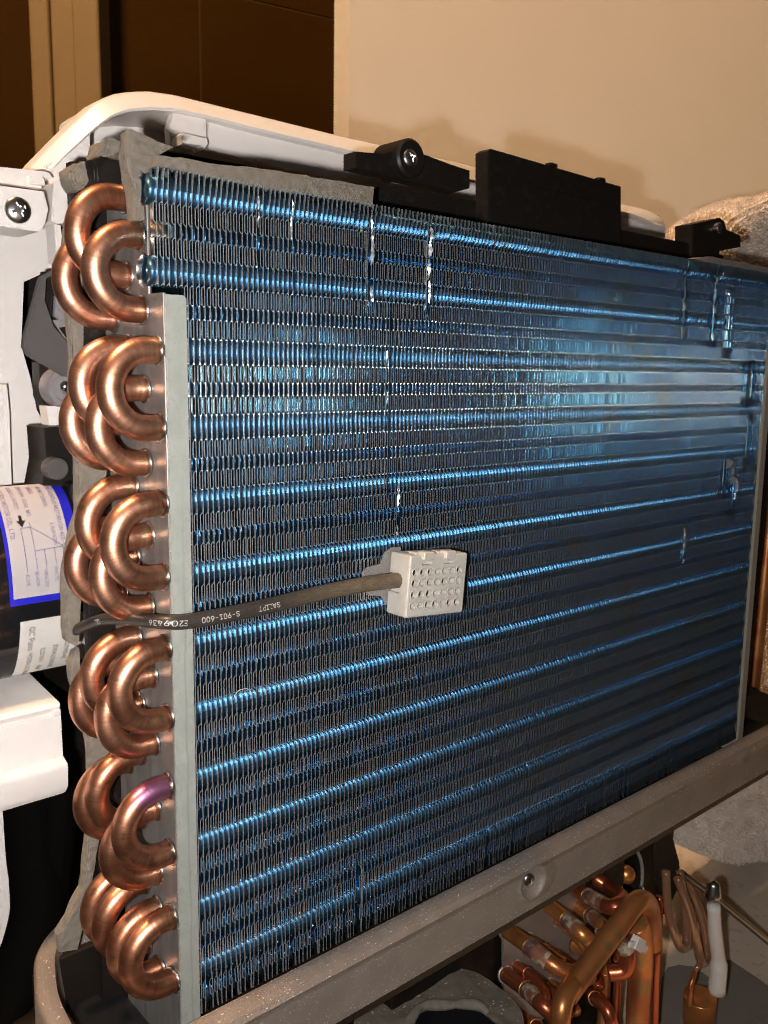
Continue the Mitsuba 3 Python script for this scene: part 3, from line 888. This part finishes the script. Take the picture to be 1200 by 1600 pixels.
def patch(x0, x1, a0, a1, R, n=24, slant=0.0, m=2):
    """A piece of a cylinder about the motor's axis; angles from straight up, towards the camera."""
    V, F = [], []
    for i in range(n + 1):
        a = math.radians(a0 + (a1 - a0) * i / n)
        for x in np.linspace(x0, x1, m):
            V.append((x, MY - R * EY * math.sin(a), MZ + R * math.cos(a)))
    for i in range(n):
        for k in range(m - 1):
            p = i * m + k
            F += [(p, p + 1, p + m + 1), (p, p + m + 1, p + m)]
    return np.array(V), np.array(F)


LX0, LX1 = -28.0, -8.3
put('fan_motor__blue_wrap', patch(-29.2, -5.0, 2, 96, MR + 0.15), 'm_blue_wrap', smooth=True, label='blue plastic wrap under the rating label')
put('fan_motor__rating_label', patch(LX0, LX1, 4, 92, MR + 0.35), 'm_label_silver', smooth=True, label='silver rating label with a wiring diagram')
put('fan_motor__quality_label', patch(-26.0, 4.0, 106, 158, MR + 0.35), 'm_paper', smooth=True, label='white quality control label')


def on_motor(mesh, x, a, R=MR + 0.40, s=1.0):
    """Flat lettering in mm (reading +x, up +y) laid on the motor so that it reads downwards, its up side to the right."""
    v, f = (np.array(mesh.vertices), np.array(mesh.faces)) if hasattr(mesh, 'vertices') else mesh
    w = math.radians(a) + v[:, 0] / R
    r = R + v[:, 2]
    return np.c_[x + v[:, 1], MY - r * EY * np.sin(w), MZ + r * np.cos(w)], f


def motor_text(txt, x, a, h, mat, key='fan_motor__rating_label__lettering'):
    put(key, on_motor(meshkit.text_mesh(txt, h, 0.04), x, a), mat)


for txt, x, a, h in (('ASYNCHRONOUS MOTOR FOR AIR-COND', -10.8, 8, 1.35), ('(CONDITIONER)', -13.9, 12, 1.3), ('MODEL', -17.0, 12, 1.3), ('220V 50Hz  0.14A  MO', -20.2, 9, 1.3), ('CLASS E U.90 ROT.', -23.4, 9, 1.3),
                    ('ELECTRIC MOTOR CO., LTD.', -26.9, 10, 1.5), ('1.5\u00b5F/450V', -13.4, 49, 1.15), ('BLUE', -23.6, 79, 1.1), ('BLACK', -20.5, 78, 1.1), ('YELLOW', -17.6, 77, 1.1), ('WHITE', -14.2, 76, 1.1), ('BROWN', -11.0, 75, 1.1)):
    motor_text(txt, x, a, h, 'm_blue_ink')
# wiring diagram, drawn with thin ink lines: (x, angle) to (x, angle)
for q in ([(-20.0, 48), (-19.8, 77)], [(-19.9, 51), (-10.4, 65), (-10.3, 74)], [(-19.8, 66), (-10.6, 65)], [(-16.8, 66), (-16.7, 76)], [(-13.5, 65.5), (-13.4, 75)], [(-19.9, 51), (-23.2, 51), (-23.0, 78)]):
    for (xa, aa), (xb, ab) in zip(q, q[1:]):
        P = [(xa + (xb - xa) * t, MY - (MR + 0.42) * EY * math.sin(math.radians(aa + (ab - aa) * t)), MZ + (MR + 0.42) * math.cos(math.radians(aa + (ab - aa) * t))) for t in np.linspace(0, 1, 6)]
        put_tube('fan_motor__rating_label__line', P, 0.10, 'm_blue_ink', 5)
arrow = trimesh.creation.extrude_polygon(Polygon([(0, -0.5), (2.2, -0.5), (2.2, -1.5), (5.0, 0), (2.2, 1.5), (2.2, 0.5), (0, 0.5)]), 0.04)
put('fan_motor__rating_label__arrow', on_motor(arrow, -22.6, 42), 'm_ink')
for txt, x, a, h in (('QC Pass', -23.0, 110, 1.9), ('H20547570048', -22.6, 130, 1.6), ('110309', -18.6, 127, 1.6), ('Ref', -18.6, 146, 1.6), ('20041300048', -14.4, 126, 1.6), ('81090041', -10.4, 124, 1.6), ('CL60', -6.6, 122, 1.6)):
    motor_text(txt, x, a, h, 'm_ink', 'fan_motor__quality_label__lettering')
put('fan_motor__bolt', lathe_y([(0.01, 0), (3.2, 0), (3.8, 0.6), (3.8, 6), (0.01, 6)], np.array([(-7.6, -81.1)][0])[[0, 0, 1]] * [1, 0, 1] + [0, 76, 0], 24), 'm_grey_plastic', smooth=30)

# motor bracket and fan guard above it
put('motor_clamp', plate([(-9.5, -67.4), (0.8, -66.8), (3.4, -75.0), (2.5, -97.8), (-2.0, -95.1), (-2.9, -89.1), (-11.3, -88.0), (-9.2, -78.9)], 82, 100, 1.0), 'm_black', label='black motor clamp above the blue label', cat='bracket')
FG = thing('fan_guard', 'dark grey curved plastic fan guard at the left beside the foam seal', 'fan guard')
gd = xz([(-4.9, -13.9), (-11.8, -18.3), (-14.2, -25.9), (-18.0, -38.2), (-18.2, -40.8), (-16.7, -43.4), (-5.2, -49.9), (3.6, -50.7), (4.0, -40.7), (-3.0, -39.4), (-7.9, -33.7), (-10.5, -25.7), (-9.7, -18.5), (-4.2, -15.8)])
put('fan_guard__shell', plate(gd, 73, 77, 1.2), 'm_grey_plastic', smooth=35)
put('fan_guard__hollow', plate([(-8.7, -15.8), (7.6, -13.6), (6.4, -45.1), (-2.6, -44.0), (-10.9, -37.9), (-11.3, -27.5)], 80, 82, 0.4), 'm_black')
put('fan_guard__arm', plate([(-6.6, -45.4), (7.3, -50.6), (6.8, -62.0), (1.2, -61.9), (-5.1, -61.8), (-6.7, -56.9)], 92, 100, 0.8), 'm_black')
put('fan_guard__hub', lathe_y([(1.8, -1), (2.4, 1), (4.6, 1), (5.0, 0), (6.6, 0), (7.0, 1), (7.0, 8), (0.01, 8)], np.array([(-0.2, -54.0)][0])[[0, 0, 1]] * [1, 0, 1] + [0, 84, 0], 32), 'm_hub', smooth=30)
put('fan_guard__hub__pin', m3.Manifold.sphere(1.9, 20).translate(tuple(np.array([(-1.5, -53.5)][0])[[0, 0, 1]] * [1, 0, 1] + [0, 83, 0])), 'm_silver', smooth=True)
put('fan_guard__foot', plate([(-6.1, -60.3), (-0.2, -60.4), (-0.4, -64.0), (1.4, -64.0), (1.3, -67.2), (-5.5, -67.0)], 88, 96, 0.6), 'm_white')
put('fan_guard__tab', plate([(-5.5, -23.5), (-3.1, -21.9), (-2.1, -30.4), (-3.7, -31.7), (-6.2, -30.2)], 77.5, 79.5, 0.4), 'm_hub')
put('fan_guard__tab', plate([(-6.7, -31.5), (-1.9, -30.8), (-1.6, -33.3), (-4.7, -33.9), (-1.4, -38.4), (-3.1, -37.2)], 77.8, 79.5, 0.3), 'm_hub')

# ---------------------------------------------------------------- lower left: white box, dark hoses
WB = thing('white_box', 'white moulded box under the motor at the left edge', 'box')
bx = np.array([(-17.1, -159.0), (-16.3, -176.4), (-17.0, -186.7)])
prof = Polygon([(108, -152), (60, -156.5), (59, -158), (60.2, -160), (58.8, -161), (58.5, -175), (55.0, -176.5), (54.4, -178), (55.2, -185), (57, -187.5), (108, -187.5)])
wb = slab(prof, 90, 1.2).transform(np.array([[0, 0, 1, -106.5], [1, 0, 0, 0], [0, 1, 0, 0]], float))
put('white_box__housing', wb, 'm_white', smooth=35)
put('white_box__tab', rbox((-19.5, 58, -160.6), (-17, 61, -158.6), 0.4), 'm_white')
put('white_post', plate([(-40.8, -193.3), (-26.4, -201.5), (-26.7, -252.8), (-29.1, -288.1), (-46.2, -289.5)], 90, 100, 1.0), 'm_white', label='white upright panel edge at the lower left', cat='panel')
put('grey_post', plate([(-29.0, -204.7), (-12.3, -210.0), (-13.3, -252.6), (-12.7, -314.7), (-34.6, -308.7)], 112, 120, 1.0), 'm_grey_plastic', label='dim grey panel behind the black hoses at the lower left', cat='panel')
put('black_backing', rbox((-70, 152, -420), (330, 156, 20), 1.0), 'm_black', label='black rear panel in the dark behind the foam seal', cat='panel')
put_tube('black_hose', spline([(-21.3, 80.0, -195.6), (-22.3, 76.0, -215.3), (-23.3, 70.0, -229.1), (-28.7, 64.0, -240.7), (-38.0, 60.0, -255.5), (-46.3, 58.0, -268.9)], 8), 9.0, 'm_rubber', 18, label='black hose bending down to the lower left corner', cat='hose')
put_tube('black_hose', spline([(-12.4, 74.0, -193.6), (-15.7, 72.0, -215.9), (-19.6, 70.0, -235.5), (-22.9, 68.0, -252.7), (-23.8, 66.0, -286.2)], 8), 6.0, 'm_rubber', 16, label='straight black hose between the bent hose and the grey tray rim', cat='hose')

# ---------------------------------------------------------------- lower right: compressor, condenser, pipes
CO = thing('compressor', 'compressor wrapped in speckled grey foam at the bottom edge', 'compressor')
cen = np.array([132.0, 26.0, -330.0])
wrap = m3.Manifold.cylinder(90, 37.5, 37.5, 72) - m3.Manifold.cylinder(100, 21.5, 21.5, 60).translate((-2, -12, 20))
put('compressor__foam_wrap', rough(wrap.translate(tuple(cen - [0, 0, 90])), 3.5, 1.3, 12.0, 31), 'm_comp_foam', smooth=50)
put('compressor__shell', (m3.Manifold.cylinder(44, 21.2, 21.2, 48) - m3.Manifold.cylinder(60, 20.4, 20.4, 48).translate((0, 0, -5))).translate((cen[0] - 2, cen[1] - 12, cen[2] - 45)), 'm_gloss_black', smooth=35)
put('compressor__cap', m3.Manifold.sphere(18, 40).scale((1, 1, 0.5)).translate((cen[0] - 2, cen[1] - 12, cen[2] - 34)), 'm_gloss_black', smooth=True)
torn = np.array([(cen[0] - 2 + (21.6 + 0.8 * math.sin(7 * a)) * math.cos(a), cen[1] - 12 + (21.6 + 0.8 * math.sin(5 * a)) * math.sin(a), cen[2] + 0.2 + 0.8 * math.sin(5 * a)) for a in np.linspace(math.radians(2), math.radians(125), 30)])
put_tube('compressor__torn_edge', torn, 1.5 + 1.0 * np.abs(np.sin(np.linspace(0, 9, 30))), 'm_foam', 8, label='pale torn rim of the foam wrap')

CD = thing('condenser', 'row of copper hairpin tubes set in a metal end plate below the tray', 'condenser')
put('condenser__end_plate', plate([(189.8, -314.0), (254.7, -304.0), (262.4, -384.6), (193.6, -386.7)], 40, 41.5, 0.2), 'm_sheet')
put('condenser__end_plate', plate([(243.9, -306.3), (295.9, -310.0), (299.4, -347.3), (267.1, -342.1), (246.4, -341.1)], 46, 47.5, 0.2), 'm_sheet')
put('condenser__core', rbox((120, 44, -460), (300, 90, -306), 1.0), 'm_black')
for pth, r, mat in [([(191.5, 40.0, -318.9), (187.4, 22.0, -316.4), (187.3, 8.0, -318.0), (193.2, 2.0, -322.0), (204.6, 0.0, -326.9)], 4.0, 'm_old_copper'), ([(221.0, 40.0, -315.7), (218.4, 24.0, -316.6), (214.9, 12.0, -316.5), (219.9, 10.0, -322.4), (227.8, 16.0, -332.7), (229.9, 26.0, -337.5)], 3.9, 'm_old_copper'),
                    ([(192.8, 40.0, -344.0), (189.4, 24.0, -341.5), (183.6, 10.0, -337.9), (185.8, 4.0, -342.7), (188.2, 0.0, -354.7)], 3.9, 'm_red_copper'), ([(209.8, 40.0, -331.8), (204.6, 26.0, -328.3), (204.3, 14.0, -328.5)], 2.8, 'm_old_copper'), ([(223.9, 40.0, -343.1), (217.9, 28.0, -339.0), (218.6, 18.0, -340.8)], 2.6, 'm_red_copper'),
                    ([(211.1, 40.0, -354.1), (206.0, 26.0, -350.0), (201.7, 14.0, -346.5), (203.4, 8.0, -354.1)], 2.9, 'm_red_copper'), ([(228.6, 40.0, -366.1), (222.2, 24.0, -361.0), (214.1, 12.0, -358.4)], 2.7, 'm_old_copper'),
                    ([(248.9, 44.0, -320.0), (244.5, 30.0, -317.5), (239.6, 14.0, -313.3), (241.9, 10.0, -311.6), (255.0, 16.0, -315.6), (271.5, 34.0, -325.7), (271.1, 44.0, -324.1)], 4.0, 'm_red_copper'), ([(252.0, 44.0, -331.1), (247.8, 30.0, -329.8), (239.0, 16.0, -324.8), (241.3, 8.0, -330.1)], 3.7, 'm_old_copper'),
                    ([(235.0, 14.0, -323.5), (241.3, 8.0, -329.4), (243.8, 4.0, -336.2), (242.4, 4.0, -344.5), (236.9, 10.0, -347.1)], 4.2, 'm_red_copper'), ([(273.8, 46.0, -395.2), (241.9, 20.0, -369.8), (232.8, 6.0, -364.3), (237.3, 2.0, -385.8)], 3.4, 'm_red_copper'), ([(214.5, 44.0, -382.5), (193.5, 20.0, -361.2), (184.3, 8.0, -357.7)], 3.2, 'm_red_copper'),
                    ([(258.7, 30.0, -338.2), (259.1, 26.0, -366.5), (252.4, 22.0, -406.8)], 3.0, 'm_old_copper'), ([(200.5, 40.0, -342.6), (194.9, 28.0, -337.5), (191.3, 18.0, -335.6), (186.2, 10.0, -335.2), (181.3, 8.0, -339.5)], 2.4, 'm_red_copper'), ([(232.6, 40.0, -331.5), (224.8, 26.0, -326.0), (219.9, 16.0, -324.9), (223.3, 12.0, -331.3)], 2.6, 'm_old_copper'),
                    ([(259.2, 44.0, -350.2), (254.6, 34.0, -346.8), (249.2, 22.0, -344.0)], 2.8, 'm_red_copper'), ([(258.3, 44.0, -368.5), (252.6, 34.0, -363.4), (246.5, 24.0, -359.5), (241.9, 18.0, -363.1)], 2.8, 'm_red_copper'), ([(198.9, 40.0, -366.2), (192.4, 28.0, -360.7), (187.9, 20.0, -363.8)], 3.0, 'm_old_copper'),
                    ([(259.7, 22.0, -334.5), (261.3, 20.0, -356.6), (259.7, 18.0, -408.2)], 2.2, 'm_red_copper'), ([(266.9, 44.0, -344.1), (265.3, 36.0, -344.0), (259.7, 28.0, -342.1)], 3.2, 'm_old_copper')]:
    sp = spline(pth, 8)
    k = put_tube('condenser__tube', sp, r, mat, 18)
    if len(pth) > 2:
        j = min(8, len(sp) - 2)
        d = sp[j + 1] - sp[j]
        put(k + '__joint', ring(sp[j], d, r + 0.0, 0.55, 24, 8), 'm_old_copper', smooth=True)
        if r > 3.6:
            m2, uv2 = tube(sp[j:j + 8] if len(sp) > j + 9 else sp[j - 4:j + 2], r + 0.18, 18, False)
            put(k + '__flux', m2, 'm_flux', smooth=True, uv=uv2)
        put(k + '__joint', ring(sp[0] + d * 0.2, d, r + 0.1, 0.7), 'm_solder', smooth=True)

put_tube('discharge_pipe', spline([(204.6, 0.0, -327.3), (193.9, -3.0, -322.8), (180.0, -6.0, -322.7), (174.3, -8.0, -329.4), (174.8, -8.0, -348.8)], 8), 4.6, 'm_old_copper', 20, label='copper pipe curving down in front of the condenser tubes', cat='pipe')
put_tube('suction_pipe', spline([(183.3, -4.0, -325.5), (199.4, -4.0, -317.6), (218.8, -4.0, -308.8), (234.0, -4.0, -301.8), (244.4, -2.0, -304.3), (258.0, 2.0, -315.0), (268.5, 6.0, -332.2), (274.0, 8.0, -348.3)], 8), 5.2, 'm_old_copper', 20, label='thick bent copper pipe rising diagonally to the upper right', cat='pipe')
put_tube('taped_pipe', spline([(249.1, 4.0, -320.8), (254.0, 4.0, -330.0), (257.2, 4.0, -349.6), (257.7, 4.0, -371.9), (259.8, 4.0, -403.0)], 8), 6.4, 'm_old_copper', 20, label='vertical copper pipe wrapped in yellowed tape behind the cable tie', cat='pipe')
put_tube('thin_pipe', spline([(281.0, 10.0, -322.4), (278.4, 8.0, -339.0), (275.5, 6.0, -362.9), (275.8, 4.0, -411.8)], 8), 2.4, 'm_red_copper', 14, label='thin red copper pipe right of the taped pipe', cat='pipe')
CT = thing('cable_tie', 'white cable tie fastened round the taped copper pipe', 'cable tie')
tc = np.array([(236.3, -6.0, -321.8)][0])
put('cable_tie__head', rot(rbox(tc - [4.2, 2, 3.2], tc + [4.2, 2, 3.2], 0.5), (0, 38, 0), tc), 'm_paper')
put('cable_tie__strap', rot(rbox(tc + [3.0, -1, -1.8], tc + [10.5, 0.6, 1.8], 0.3), (0, 42, 0), tc) + rot(rbox(tc + [-8, -1, -1.4], tc + [-3, 0.6, 1.4], 0.3), (0, 20, 0), tc), 'm_paper')

RC = thing('round_cover', 'black round cover with a pale rim under the tray', 'cover')
rc = np.array([(306.3, 56.0, -355.8)][0])
put('round_cover__drum', lathe_y([(0.01, 10), (26, 10), (29, 2), (31.5, 0), (32.5, 4), (32.5, 40), (0.01, 40)], rc, 48), 'm_black', smooth=30)
put('round_cover__rim', ring(rc + [0, -0.4, 0], (0, 1, 0), 32.0, 1.1, 56, 8), 'm_galv', smooth=True)
put('round_cover__knob', m3.Manifold.sphere(5.5, 24).translate(tuple([(307.9, 48.0, -337.8)][0])), 'm_old_copper', smooth=True)
put('black_post', plate([(353.5, -324.2), (382.4, -329.5), (379.7, -345.6), (389.8, -365.1), (393.6, -382.7), (376.8, -399.1), (357.9, -364.3)], 60, 72, 1.0), 'm_black', label='black upright between the round cover and the towel', cat='post')

CPL = thing('capillary_tubes', 'bundle of sleeved capillary tubes looping beside the thin red pipe', 'capillary tubes')
for pth, r in (([(285.7, 10.0, -309.4), (284.0, 6.0, -329.1), (286.9, 2.0, -345.2), (294.5, 2.0, -355.0), (302.4, 4.0, -355.0), (305.2, 8.0, -338.9), (307.6, 14.0, -319.6)], 2.3), ([(301.7, 12.0, -320.2), (305.7, 6.0, -338.1), (309.3, 2.0, -356.9), (316.9, 2.0, -373.4), (325.9, 4.0, -373.4), (326.4, 8.0, -355.7), (322.0, 14.0, -337.7), (320.4, 20.0, -331.1)], 2.6),
               ([(322.1, 4.0, -375.7), (316.7, 6.0, -382.3), (317.8, 8.0, -396.1)], 1.5)):
    put_tube('capillary_tubes__tube', spline(pth, 8), r, 'm_cap', 14)
pr('m_cap', (0.30, 0.16, 0.09), 0.12, metallic=0.5, spec=0.7)
DR = thing('filter_drier', 'orange copper filter drier at the bottom right', 'filter drier')
put_tube('filter_drier__shell', spline([(322.3, 4.0, -398.4), (322.9, 4.0, -408.5), (326.9, 4.0, -443.8)], 5), 9.2, 'm_old_copper', 24)
put_tube('filter_drier__neck', [(307.5, 2.0, -395.5), (306.6, 2.0, -383.2), (313.6, 4.0, -379.7)], 1.6, 'm_old_copper', 12)
RD = thing('metal_rod', 'shiny steel rod with a ball joint lying across the white pan', 'rod')
put_tube('metal_rod__bar', [(315.7, 16.0, -325.9), (341.0, 8.0, -347.6), (391.2, -14.0, -395.7)], 1.9, 'm_screw', 14)
bj = np.array([(324.1, 2.0, -335.1)][0])
put('metal_rod__ball', hull([(bj, 4.6), (bj + [0, 0, 5], 3.6)], 24), 'm_screw', smooth=40)
put_tube('white_sleeve', spline([(313.9, -4.0, -334.2), (318.7, -4.0, -354.0), (325.1, -4.0, -374.6), (325.6, -4.0, -392.9)], 6), [3.6] * 6 + [3.8] * 6 + [4.8] * 7, 'm_paper', 12, label='white flat sleeve hanging from the ball joint', cat='sleeve')

put('base_pan', m3.Manifold.cube((560, 420, 6)).translate((180, -190, -426)), 'm_pan', label='white base pan at the lower right under the pipes', cat='pan')
put('shadow_sheet', rough(slab(Polygon([(263.2, -4.9), (342.4, 40.1), (353.0, 43.0), (360.9, 39.6), (367.0, 32.1), (365.3, 21.0), (383.1, 23.6), (391.4, 21.5), (378.1, -48.0), (335.7, -65.7)]), 4.0, 1.2).translate((0, 0, -419.9)), 6.0, 0.6, 12, 41), 'm_shadow_sheet', smooth=50, label='grey sheet standing for the shadow on the base pan behind the filter drier', cat='mat')  # thin grey sheet added on the pan as a painted cast shadow

# ---------------------------------------------------------------- right edge: pipe, post, towels
put_tube('riser_pipe', [(436.2, 40.0, -91.3), (434.2, 40.0, -195.3), (431.3, 40.0, -251.2), (429.6, 40.0, -272.9)], 4.2, 'm_old_copper', 18, label='copper riser pipe at the right edge beside the coil', cat='pipe')
put('dark_post', plate([(398.5, -73.6), (410.2, -66.3), (408.6, -152.4), (405.4, -213.1), (403.8, -244.0), (389.2, -242.7)], 30, 60, 0.6), 'm_tray_dark', label='dark post between the coil and the copper riser pipe', cat='post')
put('tray_corner', plate([(377.7, -242.2), (400.8, -237.9), (478.1, -271.1), (483.8, -300.4), (383.5, -280.8)], 24, 40, 0.6), 'm_black', label='black tray corner at the right edge under the riser pipe', cat='tray')


def tufts(v, f, count, ln, r, seed):
    g = np.random.default_rng(seed)
    a, b, c = v[f[:, 0]], v[f[:, 1]], v[f[:, 2]]
    fn = np.cross(b - a, c - a)
    ar = np.linalg.norm(fn, axis=1)
    ok = (fn @ -FWD) > -0.2 * ar
    pick = g.choice(len(f), count, p=ar * ok / (ar * ok).sum())
    u, w = g.random(count), g.random(count)
    fl = u + w > 1
    u[fl], w[fl] = 1 - u[fl], 1 - w[fl]
    P = a[pick] + u[:, None] * (b - a)[pick] + w[:, None] * (c - a)[pick]
    n = fn[pick] / ar[pick][:, None]
    sway = (meshkit.noise(P / 9.0, seed) - 0.5)[:, None] * np.array([1.6, 0.3, -1.0]) + g.normal(0, 0.45, (count, 3))
    tip = P + (n + sway) * ln * (0.6 + 0.7 * g.random((count, 1)))
    V, F = [], []
    e1 = np.cross(n, g.normal(0, 1, (count, 3)))
    e1 /= np.linalg.norm(e1, axis=1, keepdims=True)
    e2 = np.cross(n, e1)
    for k in range(3):
        q = 2 * math.pi * k / 3
        V.append(P + r * (math.cos(q) * e1 + math.sin(q) * e2))
    for k in range(3):
        q = 2 * math.pi * k / 3
        V.append(tip + 0.7 * r * (math.cos(q) * e1 + math.sin(q) * e2))
    V = np.concatenate(V)
    i = np.arange(count)
    for k in range(3):
        k2 = (k + 1) % 3
        F += [np.c_[k * count + i, k2 * count + i, (3 + k2) * count + i], np.c_[k * count + i, (3 + k2) * count + i, (3 + k) * count + i]]
    F.append(np.c_[3 * count + i, 4 * count + i, 5 * count + i])
    return V, np.vstack(F)


def towel(name, mesh, seed, count, label):
    v, f = rough(mesh, 4.0, 2.4, 34.0, seed)
    v2, f2 = tufts(v, f, count, 1.6, 0.30, seed)
    put(name, (np.vstack([v, v2]), np.vstack([f, f2 + len(v)])), 'm_towel', label=label, cat='towel')


towel('towel', plate([(441.5, 38.6), (453.4, 47.3), (478.6, 50.9), (494.5, 63.9), (520.6, 75.0), (567.7, 91.1), (644.1, 101.4), (745.5, -370.2), (601.5, -312.1), (546.3, 14.3), (456.4, 25.6)], 110, 170, 10), 51, 60000, 'beige terry towel hanging behind the right end of the coil')
towel('towel', plate([(372.7, -327.2), (382.7, -321.7), (436.3, -319.8), (520.7, -317.2), (638.0, -332.3), (672.6, -486.1), (517.0, -413.1), (475.4, -399.6), (445.8, -385.1), (417.5, -367.5), (389.8, -353.7)], 58, 96, 9), 52, 60000, 'beige terry towel lying under the right end of the tray')
